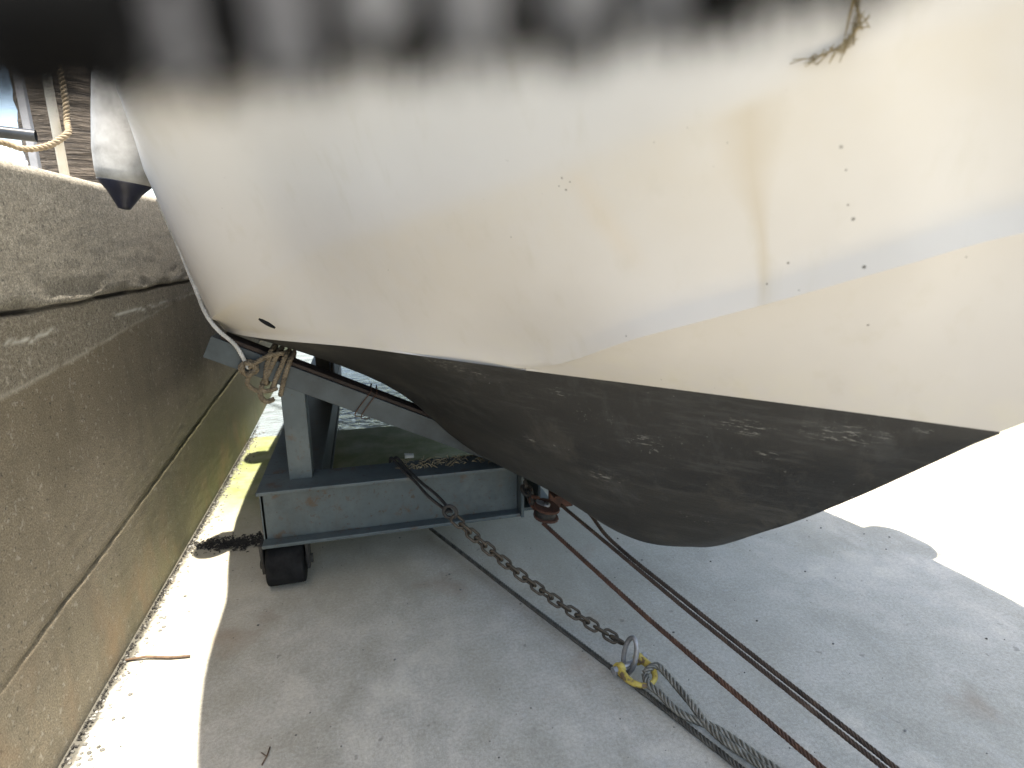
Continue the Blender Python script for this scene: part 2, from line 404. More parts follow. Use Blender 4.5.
sr[5] = wl[5] + V((-.004,-.004,.008)); sr[6] = wl[6] + V((-.006,-.006,.02)); sr[7] = wl[7] + V((-.006,0,.02)); sr[8] = wl[8] + V((-.004,0,.02))
k1 = [stem(1.92), atX(1000,2,.75), atX(850,55,.625), atX(700,113,.495), atX(530,175,.315), atY(400,221,1.40), atY(300,256,1.85), atY(212,318,2.27), V((-.575,6.5,1.2))]
out = V((-.76,-.65,0))
str_ = []; sun_ = []
for k in range(9):
    a = (.8,1,1,1,.85,.4,0,0,0)[k]
    up_ = (k1[k]-sr[k]).normalized(); dn = (wl[k]-sr[k]); dl = min(.5, .03/max(dn.length, 1e-4))
    str_.append(sr[k] + up_*min(.05, (k1[k]-sr[k]).length*.3) - out*(.020*a if k else .0))
    sun_.append(sr[k].lerp(wl[k], dl) - out*(.010*a if k else .0))
sh_in = [stem(2.5), V((.60,.22,2.42)), V((.44,.42,2.40)), V((.27,.60,2.37)), V((.06,.84,2.34)), V((-.16,1.14,2.31)), V((-.37,1.45,2.28)), V((-.515,1.90,2.25)), V((-.56,6.5,2.15))]
sh = [V((1.2,-1.55,2.55)), V((.42,-.55,2.46)), V((.06,-.12,2.42)), V((-.16,.18,2.40)), V((-.36, .50,2.37)), V((-.455,.76,2.33)), V((-.515,1.04,2.29)), V((-.55,1.34,2.25)), V((-.56,6.5,2.15))]
sh[0].x = xc(sh[0].y)
md = [k1[k].lerp(sh_in[k], .5) + V((0,0,0)) for k in range(9)]
md[7] = atY(141,156,1.93); md[6] = k1[6].lerp(sh_in[6], .45) - out*(-.03)
rows = [keel, b1, b2, wl, sun_, sr, str_, k1, md, sh]
NU = 14
R_ = [spline(r, NU) for r in rows]
U = len(R_[0])
def across(idx, n):
    """smooth interpolation between the listed rows: list of columns rows"""
    res = []
    for u in range(U): res.append(spline([R_[i][u] for i in idx], n))
    return res
bot = across([0,1,2,3], 7)
low = across([3,4], 4); led = across([4,5], 1); fil = across([5,6], 3); upq = across([6,7,8,9], 9)
crs = [spline([R_[6][u], R_[7][u]], 9)[:-1] + spline([R_[i][u] for i in (7,8,9)], 9) for u in range(U)]
for u in range(U):
    wgt = .55 + .45*min(1, max(0, (u/NU - 3.5)/2.5))
    lin = [R_[6][u].lerp(R_[7][u], k/9) for k in range(9)] + [R_[7][u].lerp(R_[8][u], k/9) for k in range(9)] + [R_[8][u].lerp(R_[9][u], k/9) for k in range(10)]
    w2 = .9*sstep(3.8, 6.2, u/NU)
    upq[u] = [a.lerp(b, wgt).lerp(c_, w2) for a, b, c_ in zip(upq[u], crs[u], lin)]
def girth_of(seg, idx):                     # row coordinate used by colour masks (knuckle = 6, rail = 5)
    return seg
boat = empty('boat', (xc(3), 3, keel[7].z))
from mathutils.bvhtree import BVHTree
def bvh(cols):
    nv = len(cols[0]); vs = [p for c_ in cols for p in c_]
    return BVHTree.FromPolygons(vs, [[u*nv+k, (u+1)*nv+k, (u+1)*nv+k+1, u*nv+k+1] for u in range(len(cols)-1) for k in range(nv-1)])
def hits(tree, lst):
    out_ = []
    for px, py, r in lst:
        h = tree.ray_cast(CAM, ray(px, py).normalized())[0]
        if h is not None: out_.append((h, r))
    return out_
def near(m, pts, soft=.25, zs_=1.):
    """1 close to any of the listed (point, radius) marks"""
    tot = None
    for p, r in pts:
        n = m.node('ShaderNodeVectorMath', operation='DISTANCE'); m.L.new(m.mapping((1,1,zs_)) if zs_ != 1 else m.co, n.inputs[0]); n.inputs[1].default_value = V((p.x, p.y, p.z*zs_))
        v_ = m.range(n.outputs['Value'], r, r*soft)
        tot = v_ if tot is None else m.math('MAXIMUM', tot, v_)
    return tot
flecks = hits(bvh(bot), [(530,440,.09),(650,445,.12),(690,440,.08),(610,478,.10),(445,364,.10),(560,447,.06),(770,470,.07),(595,415,.10),(700,520,.10),(850,440,.08),(480,372,.06),(880,425,.05)])
scuffs = hits(bvh(bot), [(640,440,.07),(745,427,.09),(838,434,.10),(872,434,.05),(450,366,.08),(430,360,.05),(530,440,.05),(925,430,.03),(600,476,.06),(560,392,.06),(480,372,.05),(770,455,.04)])
cols = [low[u] + led[u][1:] + fil[u][1:] + upq[u][1:] for u in range(U)]
cols_top = cols
specks = hits(bvh(cols), [(841,147,.0035),(853,219,.004),(864,267,.004),(788,263,.003),(846,170,.002),(562,178,.003),(566,190,.003),(559,186,.002),(570,182,.002),(767,284,.002),(511,237,.002),(799,290,.002),(868,325,.003),(626,336,.003),(848,205,.002)])
# antifouling
m = Mat('black_antifouling', .55); x, y, z = m.xyz()
sv = m.mapping((1, 1, 3.2), (0, R(-8), 0))
n1 = m.noise(3, 6, .6, sv); n2 = m.noise(30, 7, .75, m.mapping((1, 1, 5.5), (0, R(-8), 0))); n3 = m.noise(90, 6, .7)
c = m.ramp(n1, [(.3, (.007,.007,.0066)), (.55, (.0118,.0116,.0108)), (.75, (.022,.0215,.02))])
c = m.mix(m.range(m.math('ADD', z, m.math('MULTIPLY', n1, .05)), .79, .775, 0, .75), c, (.021,.0198,.0168))
c = m.mix(m.ramp(m.noise(9, 6, .7, m.mapping((1,1,.25), (0, .25, 0))), [(.55, 0), (.72, .5)]), c, (.05,.052,.051))
scf = m.math('MULTIPLY', m.ramp(n2, [(.545, 0), (.60, 1)]), near(m, scuffs, .1, 2.6))
fl = m.math('MULTIPLY', m.ramp(m.noise(75, 5, .7), [(.61, 0), (.66, .7)]), near(m, flecks, .0, 1.8))
scf = m.math('MAXIMUM', scf, fl)
drg = m.noise(5, 7, .7, m.mapping((1, 1, 7), (0, R(-9), 0)))
c = m.mix(m.ramp(drg, [(.52, 0), (.66, .5)]), c, (.045,.045,.042))
c = m.mix(m.ramp(drg, [(.30, .6), (.42, 0)]), c, (.006,.0065,.0065))
c = m.mix(m.ramp(m.noise(3.1, 7, .72, m.mapping((1.6, 1.6, .5), (0, .5, 0), (4,1,2))), [(.56, 0), (.64, .35)]), c, (.052,.047,.038))
c = m.mix(m.math('MULTIPLY', scf, .55), c, (.30,.29,.26))
chip = m.math('MULTIPLY', m.ramp(m.noise(70, 3, .5, sv), [(.755, 0), (.78, .8)]), m.range(z, .7, .95))
c = m.mix(chip, c, (.5,.5,.48))
m.color(c); m.bump(n3, .25, .003); m.bump(n2, .2, .004)
M_ANTI = m.m
# boat topsides: white gelcoat with a tan tint below the seam and drip stains
m = Mat('white_gelcoat', .38, 0, .4); x, y, z = m.xyz()
ga, al = m.attr('girth'), m.attr('along')
n1 = m.noise(2.2, 5, .55); n2 = m.noise(14, 6, .6); n3 = m.noise(60, 6, .7)
c = m.ramp(n1, [(.3, (.50,.472,.437)), (.7, (.53,.505,.475))])
yel = m.math('MULTIPLY', m.range(ga, 6.05, 5.93), m.range(ga, 5.1, 5.85))
yel = m.math('MULTIPLY', yel, m.ramp(n2, [(.25, .25), (.7, .8)]))
c = m.mix(m.math('MULTIPLY', yel, .6), c, (.52,.465,.38))
# the long tan drip: widest under the seam, thinning to a thread
d = m.math('ABSOLUTE', m.math('SUBTRACT', m.math('ADD', al, m.math('MULTIPLY', m.noise(6, 3), .05)), m.math('MULTIPLY_ADD', ga, -.47, 5.52)))
w = m.math('MULTIPLY_ADD', m.range(ga, 5.3, 5.95), .26, .06)
dr = m.math('MULTIPLY', m.math('SUBTRACT', 1., m.math('DIVIDE', d, w), clamp=True), m.math('MULTIPLY', m.range(ga, 4.9, 5.15), m.range(ga, 6.0, 5.92)))
c = m.mix(m.math('MULTIPLY', dr, .45), c, (.40,.325,.22))
d2 = m.math('ABSOLUTE', m.math('SUBTRACT', al, 3.75)); 
c = m.mix(m.math('MULTIPLY', m.math('SUBTRACT', 1., m.math('DIVIDE', d2, .12), clamp=True), m.math('MULTIPLY', m.range(ga, 5.3, 5.6), m.range(ga, 5.98, 5.9, 0, .2))), c, (.55,.43,.28))
# waterline scum, grime specks
c = m.mix(m.math('MULTIPLY', m.range(z, 1.22, 1.1), m.ramp(n2, [(.4, 0), (.7, .4)])), c, (.55,.52,.42))
vert = m.noise(16, 5, .6, m.mapping((1,1,.09)))
c = m.mix(m.ramp(vert, [(.56, 0), (.74, .3)]), c, (.43,.395,.32))
sk = m.math('MULTIPLY', m.ramp(m.noise(120, 2, .4), [(.765, 0), (.79, 1)]), m.ramp(m.noise(6, 3, .5), [(.55, 0), (.6, 1)]))
c = m.mix(m.math('MULTIPLY', sk, .9), c, (.07,.06,.05))
c = m.mix(m.math('MULTIPLY', near(m, specks, .35), m.ramp(m.noise(300, 2, .5), [(.38, .3), (.5, .95)])), c, (.05,.045,.035))
m.color(c); m.rough(m.ramp(n2, [(.3, .3), (.7, .5)])); m.bump(n3, .05, .002)
M_GEL = m.m
def loft(name, cols, gval, m, parent, sharp_rows=()):
    nv = len(cols[0]); verts = []; g = []; al = []; faces = []
    for side in (0, 1):
        for u in range(U):
            for k in range(nv):
                p = cols[u][k]
                if side: p = mir(p)
                verts.append(p); g.append(gval[k]); al.append(u/NU)
        o = side*U*nv
        for u in range(U-1):
            for k in range(nv-1):
                q = [o+u*nv+k, o+(u+1)*nv+k, o+(u+1)*nv+k+1, o+u*nv+k+1]
                faces.append(q if side == 0 else q[::-1])
    o = obj(name, verts, faces, m, None, True)
    for nm, A in (('girth', g), ('along', al)):
        at = o.data.attributes.new(nm, 'FLOAT', 'POINT'); at.data.foreach_set('value', A)
    bm = bmesh.new(); bm.from_mesh(o.data)
    bmesh.ops.remove_doubles(bm, verts=bm.verts[:], dist=.0004)
    bmesh.ops.recalc_face_normals(bm, faces=bm.faces[:]); 
    for e in bm.edges:
        if len(e.link_faces) == 2 and e.calc_face_angle(0) > R(42): e.smooth = False
    bm.to_mesh(o.data); bm.free()
    # outward check
    o.parent = parent; o.matrix_parent_inverse = wm(parent).inverted()
    return o

tag(boat, 'large white motor boat hull with black painted bottom propped on a steel cradle', 'boat')
loft('bottom', bot, [3*k/(len(bot[0])-1) for k in range(len(bot[0]))], M_ANTI, boat)
cols = []; gv = None
for u in range(U):
    cc = low[u] + led[u][1:] + fil[u][1:] + upq[u][1:]
    cols.append(cc)
gv = [3+k/4 for k in range(5)] + [5] + [5+.15*(k+1)/3 for k in range(3)]
gv += [5.15 + .85*(k+1)/9 if k < 9 else 6+(k-8)/9 for k in range(len(upq[0])-1)]
top_o = loft('topsides', cols, gv, M_GEL, boat)
# deck, transom and rub rail close the hull (all above the view)
dv = []; dfc = []
for u in range(U):
    p = R_[9][u]; q = mir(p); c_ = (p+q)/2 + V((0,0,.05)); dv += [p, c_, q]
for u in range(U-1): dfc += [[u*3, u*3+1, u*3+4, u*3+3], [u*3+1, u*3+2, u*3+5, u*3+4]]
d_ = obj('deck', dv, dfc, M_DECK, None, True); d_.parent = boat; d_.matrix_parent_inverse = wm(boat).inverted()
tv = [rows[i][8] for i in (0,1,2,3,5,7,8,9)]; tv2 = [mir(p) for p in tv]
t_ = obj('transom', tv + tv2[::-1], [list(range(16))], M_GEL); t_.parent = boat; t_.matrix_parent_inverse = wm(boat).inverted()
mb = MB()
mb.tube([p + V((0,0,-.01)) for p in R_[9]], .018, 8); mb.tube([mir(p) + V((0,0,-.01)) for p in R_[9]], .018, 8)
mb.build('rub_rail', M_BLACK, boat, True)
# raised cabin on deck, out of view but part of the outline the sun sees
mb = MB(); mb.hexa([(-.1,2.6,2.25),(1.55,2.6,2.25),(1.3,5.6,2.2),(-.3,5.6,2.2),(0,3.0,3.1),(1.4,3.0,3.1),(1.2,5.4,3.1),(-.2,5.4,3.1)])
mb.build('cabin', M_DECK, boat, False, .03)
# small dark outlet lip at the waterline near the quarter
a = atY(259,319,2.0); b = atY(275,328,1.98)
MB().tube([a, a.lerp(b,.2), a.lerp(b,.5), a.lerp(b,.8), b], lambda t: .003+.0042*math.sin(math.pi*min(max(t,.03),.97)), 10).build('drain_outlet', M_BLACK, boat, True)

# ------------------------------------------------------------------ fenders
def fender(loc, r, h, label, topz, tilt=(0,0,0)):
    root = empty('fender', loc, tilt); tag(root, label, 'fender', 'fenders hung from the boat rail')
    M0 = wm(root)
    MB().lathe([(r*.86,.0),(r*.93,.035),(r,.09),(r*1.01,h*.5),(r,h-.09),(r*.9,h-.03),(r*.6,h+.03),(r*.3,h+.08)], 28, M0).build('body', M_FEND, root, True)
    MB().lathe([(.008,-.088),(.018,-.086),(.026,-.072),(r*.55,-.034),(r*.85,-.004),(r*.865,.004),(r*.5,.006)], 28, M0).build('end_cap', M_NAVY, root, True)
    p = V(loc)
    MB().twist([p+V((0,0,h+.07)), p+V((.03,.0,h+.25)), V((p.x+.06 if p.x < 0 else p.x-.06, p.y, topz))], .009, 3, .03).build('lanyard', M_WROPE, root, True)
    return root
fender((-.748, 2.22, 1.615), .090, .40, 'grubby white fender with navy end hanging between hull and wall', 2.24, (0, R(9), 0))
fender((2.50, 1.36, 1.62), .12, .5, 'pale fender hanging on the far side of the hull, seen by its shadow', 2.24)

fender((-.735, 3.40, 1.66), .085, .4, 'second fender farther aft between hull and wall, seen by its shadow', 2.22)
# ------------------------------------------------------------------ cradle
cr_ = empty('boat_cradle', (.1, 3.0, 0)); tag(cr_, 'grey blue steel cradle of beams, posts and wheels under the hull', 'cradle')
def ibeam(p0, p1, w, z0, z1, tf=.016, tw=.014, webs=(0,)):
    """I-beam between two ground points, flanges w wide"""
    p0, p1 = V(p0), V(p1); d = (p1-p0).normalized(); sx = V((d.y, -d.x, 0)); mb = MB()
    prof = lambda a0, a1, b0, b1: [(a0,b0),(a1,b0),(a1,b1),(a0,b1)]
    up = V((0,0,1))
    mb.prism(prof(-w/2, w/2, z0, z0+tf), p0, p1, sx, up); mb.prism(prof(-w/2, w/2, z1-tf, z1), p0, p1, sx, up)
    for o in webs: mb.prism(prof(o-tw/2, o+tw/2, z0+tf-.001, z1-tf+.001), p0, p1, sx, up)
    return mb
BT = .455; BB = .205
fy = 2.30
ibeam((-.462, fy+.0, 0), (.635, fy-.0, 0), .19, BB, BT, webs=(.035,)).build('cross_beam', M_STEEL, cr_, bevel=.003)
MB().box((.637, fy-.10, BB-.004), (.652, fy+.10, BT+.004)).build('end_plate', M_STEEL, cr_, bevel=.003)
ibeam((-.342, fy+.098, 0), (-.342, 5.2, 0), .24, BB+.002, BT-.001, webs=(-.1,.1)).build('side_beam', M_STEEL, cr_, bevel=.003)
ibeam((.735, 2.235, 0), (.735, 5.2, 0), .15, BB+.01, BT-.02, webs=(0,)).build('centre_beam', M_STEEL, cr_, bevel=.003)
# the left end of the front beam closed by a web plate
MB().box((-.457, fy-.042, BB+.014), (-.445, fy+.085, BT-.014)).build('web_plate', M_STEEL, cr_, bevel=.002)
def bunk_frame(Y, main=True):
    xL, zL, xR, zR = -.57, 1.074, .64, .49
    d = V((xR-xL, 0, zR-zL)).normalized(); nrm = V((-d.z, 0, d.x)); yv = V((0,1,0))
    p0 = V((xL, Y, zL)); p1 = V((xR, Y, zR))
    mb = MB()
    # an angle iron: front plate and top plate
    mb.prism([(-.055,-.088),(-.043,-.088),(-.043,-.0115),(.055,-.0115),(.055,0),(-.055,0)], p0, p1, yv, nrm)
    q0 = p0 + d*.03 + nrm*.0005; q1 = p1
    if main:
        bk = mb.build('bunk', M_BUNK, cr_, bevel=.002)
        MB().prism([(-.045,0),(.05,0),(.05,.016),(-.045,.016)], q0, q1, yv, nrm).build('timber_pad', M_TIMBER, bk, bevel=.003)
    px = -.30; zt = zL + (px-xL)*(zR-zL)/(xR-xL) - .075
    mb = MB(); w = .046; t = .01
    # post: a channel of three plates
    mb.box((px-w, Y-.048, BT-.001), (px+w, Y-.038, zt+.02)); mb.box((px-w, Y-.038, BT-.001), (px-w+t, Y+.05, zt+.01)); mb.box((px+w-t, Y-.038, BT-.001), (px+w, Y+.05, zt-.02))
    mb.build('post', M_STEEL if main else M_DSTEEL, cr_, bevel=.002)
    # short inner post under the low end
    zi = zL + (.5-xL)*(zR-zL)/(xR-xL) - .07
bunk_frame(2.36)
bunk_frame(4.0, False)
# dark knee brace beside the far post
MB().hexa([(-.24,3.60,.44),(-.225,3.60,.44),(-.225,4.0,.44),(-.24,4.0,.44),(-.24,3.92,.72),(-.225,3.92,.72),(-.225,4.0,.74),(-.24,4.0,.74)]).build('knee_brace', M_DSTEEL, cr_)
def wheel(X, Y, r=.095, w=.15):
    Mx = Matrix.Translation((X - w/2, Y, r)) @ Matrix.Rotation(R(90), 4, 'Y')
    wh = MB().lathe([(r*.55,0),(r*.97,.002),(r,.010),(r,w-.010),(r*.97,w-.002),(r*.55,w)], 32, Mx).build('wheel', M_BLACK, cr_, True)
    Ma = Matrix.Translation((X - w/2 - .03, Y, r)) @ Matrix.Rotation(R(90), 4, 'Y')
    MB().lathe([(.02,0),(.02,w+.06)], 14, Ma).build('axle', M_DSTEEL, wh, True)
    mb = MB()
    for sx in (-1, 1):
        mb = MB(); xx = X + sx*(w/2 + .014)
        mb.prism([(-.055, BB+.001),(.055, BB+.001),(.035,.065),(-.035,.065)], (xx-.006, Y, 0), (xx+.006, Y, 0), (0,1,0), (0,0,1))
        mb.build('wheel_bracket', M_DSTEEL, cr_, bevel=.002)
wheel(-.385, 2.285); wheel(-.385, 4.6)
# debris lying on the beam top is added further down

# ------------------------------------------------------------------ ropes on the bunk
# brown lashing: turns round the bunk plus a knot and a tail
bxL, bzL, bxR, bzR = -.57, 1.074, .64, .49
bd = V((bxR-bxL, 0, bzR-bzL)).normalized(); bn = V((-bd.z, 0, bd.x))
def bp(x, a, b):                            # point of the bunk's section: a across, b along its normal
    s = (x-bxL)/bd.x; return V((bxL, 2.36, bzL)) + bd*s + V((0,1,0))*a + bn*b
lash = MB()
for i, x0 in enumerate((-.375, -.352, -.325, -.306)):
    sk = (.02, -.008, .0, .012)[i]
    loop = [bp(x0,-.068,.03), bp(x0,.065,.03), bp(x0+sk,.068,-.05), bp(x0+sk*1.2,.03,-.103-.006*i), bp(x0+sk*1.2,-.05,-.10-.008*i), bp(x0+sk*.5,-.071,-.05)]
    lash.twist(spline(loop + [loop[0]], 6), .0105, 3, .035, 6)
kn = bp(-.42,-.085,-.06)
pts = []
for i in range(60):
    t = i/59*4*math.pi; pts.append(kn + V((.026*math.cos(t)*(1+.25*math.sin(1.5*t)), .018*math.sin(1.5*t), .024*math.sin(t))))
lash.twist(pts, .010, 3, .035, 6)
lash.twist(spline([kn, bp(-.40,-.09,-.02), bp(-.37,-.08,.02), bp(-.345,-.07,.035), bp(-.33,0,.035)], 8), .010, 3, .035, 6)
lash.twist(spline([kn+V((.01,-.01,-.01)), bp(-.405,-.08,-.12), bp(-.37,-.075,-.135), bp(-.33,-.07,-.12), bp(-.31,-.07,-.10)], 8), .010, 3, .035, 6)
lash.twist(spline([bp(-.36,-.07,-.11), bp(-.35,-.08,-.15), bp(-.325,-.075,-.165), bp(-.305,-.075,-.145)], 8), .011, 3, .035, 6)
tag(lash.build('rope_lashing', M_ROPE, None, True, origin=kn), 'knotted brown rope wound round the upper end of the sloping steel bunk', 'rope')
# pale rope running down the hull to the knot
wr = MB()
path = [atY(158,200,2.36), atY(180,250,2.36), atY(196,290,2.34), atY(206,314,2.32), atY(217,329,2.30), atY(236,346,2.28), kn]
wr.twist(spline(path, 8), .0085, 3, .03, 6)
tag(wr.build('mooring_rope', M_WROPE, None, True, origin=kn), 'pale rope running down the hull edge to the knot on the steel bunk', 'rope')
wt = MB()
for x0, sk in ((.0, .02), (.022, .018)):
    loop = [bp(x0,-.06,.024), bp(x0,.06,.024), bp(x0+sk,.06,-.06), bp(x0+sk,-.02,-.095), bp(x0-sk,-.06,-.10)]
    wt.tube(spline(loop + [loop[0]], 5), .0022, 5)
tag(wt.build('wire_tie', M_RWIRE, None, True, origin=bp(0,0,0)), 'thin wire loop twisted round the middle of the sloping bunk', 'wire')

# ------------------------------------------------------------------ strop, chain, shackles
strop = MB()
a = V((.085, 2.40, .474)); b = V((.15, 2.20, .468)); c = atY(450,512,1.85)
for o in (-.010, .010):
    strop.twist(spline([V((.08,2.41,.38)), a+V((o,0,0)), a.lerp(c,.25)+V((o,0,0)), a.lerp(c,.5)+V((o,0,0)), a.lerp(c,.75)+V((o*1.7,0,0)), c+V((o*.6,0,0))], 8), .0068, 4, .04)
strop.tube([c+V((.022*math.cos(t), .012*math.cos(t)*-1, .024*math.sin(t))) for t in [i*math.pi/10 for i in range(20)]], .007, 8, closed=True)
tag(strop.build('wire_strop', M_DSTEEL, None, True, origin=b), 'dark doubled wire strop looped over the front steel beam', 'strop')
chain = empty('chain', c); tag(chain, 'rusty steel chain stretched from the beam strop down to the grey ring shackle', 'chain')
e = atZ(619,641,.062); CH = []
for i in range(101):
    t = i/100; p = (c+V((.012,-.012,-.02))).lerp(e, t); p.z -= .05*4*t*(1-t)*.6; CH.append(p)
def link_mesh(L, w, r):
    mb = MB(); pts = []
    h = L/2 - w/2
    for i in range(28):
        t = 2*math.pi*i/28; pts.append(V(((h if math.cos(t) > 0 else -h) + w/2*math.cos(t), w/2*math.sin(t), 0)))
    mb.tube(pts, r, 8, closed=True)
    return mb
pit = .0375; CR = resample(CH, pit)
proto = None
for i in range(len(CR)-1):
    p = (CR[i]+CR[i+1])/2; t = (CR[i+1]-CR[i]).normalized()
    side = V((0,0,1)).cross(t).normalized(); up = t.cross(side)
    ang = R(90*(i % 2) + 38 + random.uniform(-10, 10)); a1 = side*math.cos(ang) + up*math.sin(ang); a2 = t.cross(a1)
    Mx = Matrix((( t.x, a1.x, a2.x, p.x), (t.y, a1.y, a2.y, p.y), (t.z, a1.z, a2.z, p.z), (0,0,0,1)))
    if proto is None:
        proto = link_mesh(.053, .032, .0053).build('link', M_CHAIN, None, True); o = proto
    else:
        o = proto.copy(); col.objects.link(o)
    o.parent = chain; o.matrix_parent_inverse = wm(chain).inverted(); o.matrix_basis = Mx
# grey bow shackle standing between chain and yellow shackle
gs = MB(); ctr = atZ(630,655,.062)
tx = (V((.93,1.01,.03)) - V((.8,1.47,.05))).normalized(); sd = V((0,0,1)).cross(tx).normalized()
pts = []
for i in range(30):
    t = 2*math.pi*i/30; pts.append(ctr + tx*(.026*math.cos(t)) + V((0,0,1))*(.060*math.sin(t)) + sd*(.014*math.sin(t)))
gs.tube(pts, .0085, 10, closed=True)
tag(gs.build('ring_shackle', M_GALV, None, True, origin=ctr), 'upright grey oval ring linking the chain to the yellow shackle', 'shackle')
ys = empty('bow_shackle', (.83, 1.41, .0)); tag(ys, 'worn yellow shackle with a silver nut joining ring and thick cable', 'shackle')
o0 = atZ(634,668,.036); KS = .92
pin0 = o0 - sd*-.062 - tx*.03; pin1 = o0 + sd*-.062 - tx*.03
legs = [o0 + KS*q for q in (sd*.050 - tx*.04, sd*.052 - tx*.02, sd*.056 + tx*.015, sd*.05 + tx*.05, sd*.028 + tx*.075, tx*.083, -sd*.028 + tx*.075, -sd*.05 + tx*.05, -sd*.056 + tx*.015, -sd*.052 - tx*.02, -sd*.050 - tx*.04)]
MB().tube(spline(legs, 6), lambda t: .0115 + .0035*math.cos(2*math.pi*t), 12).build('bow', M_YEL, ys, True)
p_ = MB(); p_.tube([o0 + sd*.066 - tx*.022, o0 - sd*.066 - tx*.022], .009, 12); p_.build('pin', M_GALV, ys, True)
for s in (1, -1):
    q = o0 + sd*(.042*s) - tx*.022
    MB().tube([q + sd*(.015*s), q + sd*(.030*s)], .0145, 6).build('nut', M_GALV, ys)
    MB().tube([q - sd*.011, q + sd*.011], .0175, 14).build('lug', M_YEL, ys, True)

# ------------------------------------------------------------------ cables
def cable(name, pts, r, m, label, strands=4, pitch=None, group='wire cables on the slip'):
    mb = MB().twist(pts, r, strands, pitch or r*5.2)
    return tag(mb.build(name, m, None, True, origin=pts[0]), label, 'cable', group)
cable('wire_cable', spline([atZ(430,528,.015), atZ(520,598,.012), atZ(612,668,.012), atZ(740,768,.012), atZ(740,768,.012)+V((.6,-1.5,.0))], 10), .0098, M_GWIRE,
      'grey wire cable lying on the concrete below the chain, passing the silver nut')
eye = o0 + tx*.076; mrg = atZ(716,731,.024); en = atZ(775,772,.024)
mb = MB()
l1 = spline([mrg + V((.0,0,.0)), atZ(690,700,.028), atZ(666,672,.04), o0 - sd*-.006 + tx*.06 + V((0,0,.018)), o0 - sd*.0 + tx*.055 + V((0,0,-.004))], 8)
fine = (en - mrg); tail = en + fine.normalized()*1.6
perp = V((0,0,1)).cross(fine).normalized()
mb.twist(spline([tail - perp*.011, en - perp*.010, mrg - perp*.009, atZ(692,703,.03)+perp*-.004, atZ(668,676,.042), atZ(658,666,.046), atZ(650,668,.046), atZ(645,674,.04)], 8), .0125, 4, .07)
mb.twist(spline([tail + perp*.011, en + perp*.010, mrg + perp*.009, atZ(680,713,.026), atZ(658,692,.032), atZ(648,684,.036), atZ(645,674,.04)], 8), .0125, 4, .07)
tag(mb.build('eye_cable', M_LWIRE, None, True, origin=mrg), 'thick pale two legged wire cable shackled by its eye to the yellow shackle', 'cable', 'wire cables on the slip')
bk_c = atY(546,511,2.03)                    # centre of the rusty block
def far(px, py, z, d, L=1.4): p = atZ(px, py, z); return p + (p - d).normalized()*L
s3 = atY(543,523,2.02); e3 = atZ(822,768,.06)
cable('winch_cable', [s3, s3.lerp(e3,.5)+V((0,0,-.012)), e3, e3+(e3-s3).normalized()*1.5], .0095, M_RWIRE, 'single rusty red wire cable running from the underside of the pulley block')
s4 = atY(561,505,2.0); e4 = atZ(884,768,.10); k4 = atZ(640,575,.23)
cable('winch_cable', [s4, s4.lerp(e4,.5)+V((0,0,-.008)), e4, e4+(e4-s4).normalized()*1.5], .0082, M_BWIRE, 'dark brown wire cable, left one of the pair beside the keel')
PO = V((.021,.012,.004)); s5 = atY(572,502,1.98); e5 = atZ(893,768,.10)
cable('winch_cable', spline([s5, atY(588,512,1.9), s4.lerp(e4,.2)+PO, s4.lerp(e4,.5)+PO+V((0,0,-.008)), e4+PO, e4+PO+(e4-s4).normalized()*1.5], 8), .0082, M_BWIRE, 'dark brown wire cable, right one of the pair nearest the keel')

# ------------------------------------------------------------------ pulley block on the beam end
pb = empty('pulley_block', bk_c); tag(pb, 'rusty red pulley block with a pale paint patch shackled to the beam end', 'pulley block')
dirv = (e4 - bk_c).normalized(); sdv = V((0,0,1)).cross(dirv).normalized(); upv = dirv.cross(sdv)
cheek = []
for i in range(20):
    t = 2*math.pi*i/20; k_ = 1 + .06*math.sin(3*t); cheek.append((.060*math.cos(t)*k_, .050*math.sin(t)*k_))
for o, nm in ((-.028, 'cheek'), (.016, 'cheek')):
    MB().prism(cheek, bk_c + upv*o, bk_c + upv*(o+.012), dirv, sdv).build(nm, M_RUST, pb, bevel=.004)
Ms = Matrix.Translation(bk_c) @ Matrix((( dirv.x, sdv.x, upv.x, 0),(dirv.y, sdv.y, upv.y, 0),(dirv.z, sdv.z, upv.z, 0),(0,0,0,1)))
MB().lathe([(.045,-.016),(.036,-.003),(.036,.003),(.045,.016)], 24, Ms).build('sheave', M_DSTEEL, pb, True)
MB().lathe([(.012,-.036),(.014,.028),(.014,.036)], 12, Ms).build('axle_pin', M_GALV, pb, True)
pp = bk_c + upv*.0295 - sdv*.012 - dirv*.022
MB().prism([(.026*math.cos(t)*(1+.25*math.sin(2*t+1)), .015*math.sin(t)*(1+.2*math.cos(3*t))) for t in [i*2*math.pi/14 for i in range(14)]], pp, pp+upv*.0025, dirv, sdv).build('paint_patch', M_GALV, pb)
MB().tube(spline([bk_c - dirv*.055 + upv*.03, bk_c - dirv*.09 + upv*.02, bk_c - dirv*.10, bk_c - dirv*.09 - upv*.02, bk_c - dirv*.055 - upv*.03], 6), .010, 8).build('becket', M_RUST, pb, True)
cl = V((.652, fy-.07, .37)); bs = MB(); q0 = bk_c - dirv*.10
for i, (c0, rr, ax) in enumerate(((q0.lerp(cl,.12), .026, 0), (q0.lerp(cl,.5), .026, 1), (q0.lerp(cl,.9), .026, 0))):
    dd = (cl-q0).normalized(); s1 = V((0,0,1)).cross(dd).normalized(); s2 = dd.cross(s1); sx = s1 if ax else s2
    bs.tube([c0 + dd*(.034*math.cos(t)) + sx*(.02*math.sin(t)) for t in [k*2*math.pi/22 for k in range(22)]], .0085, 8, closed=True)
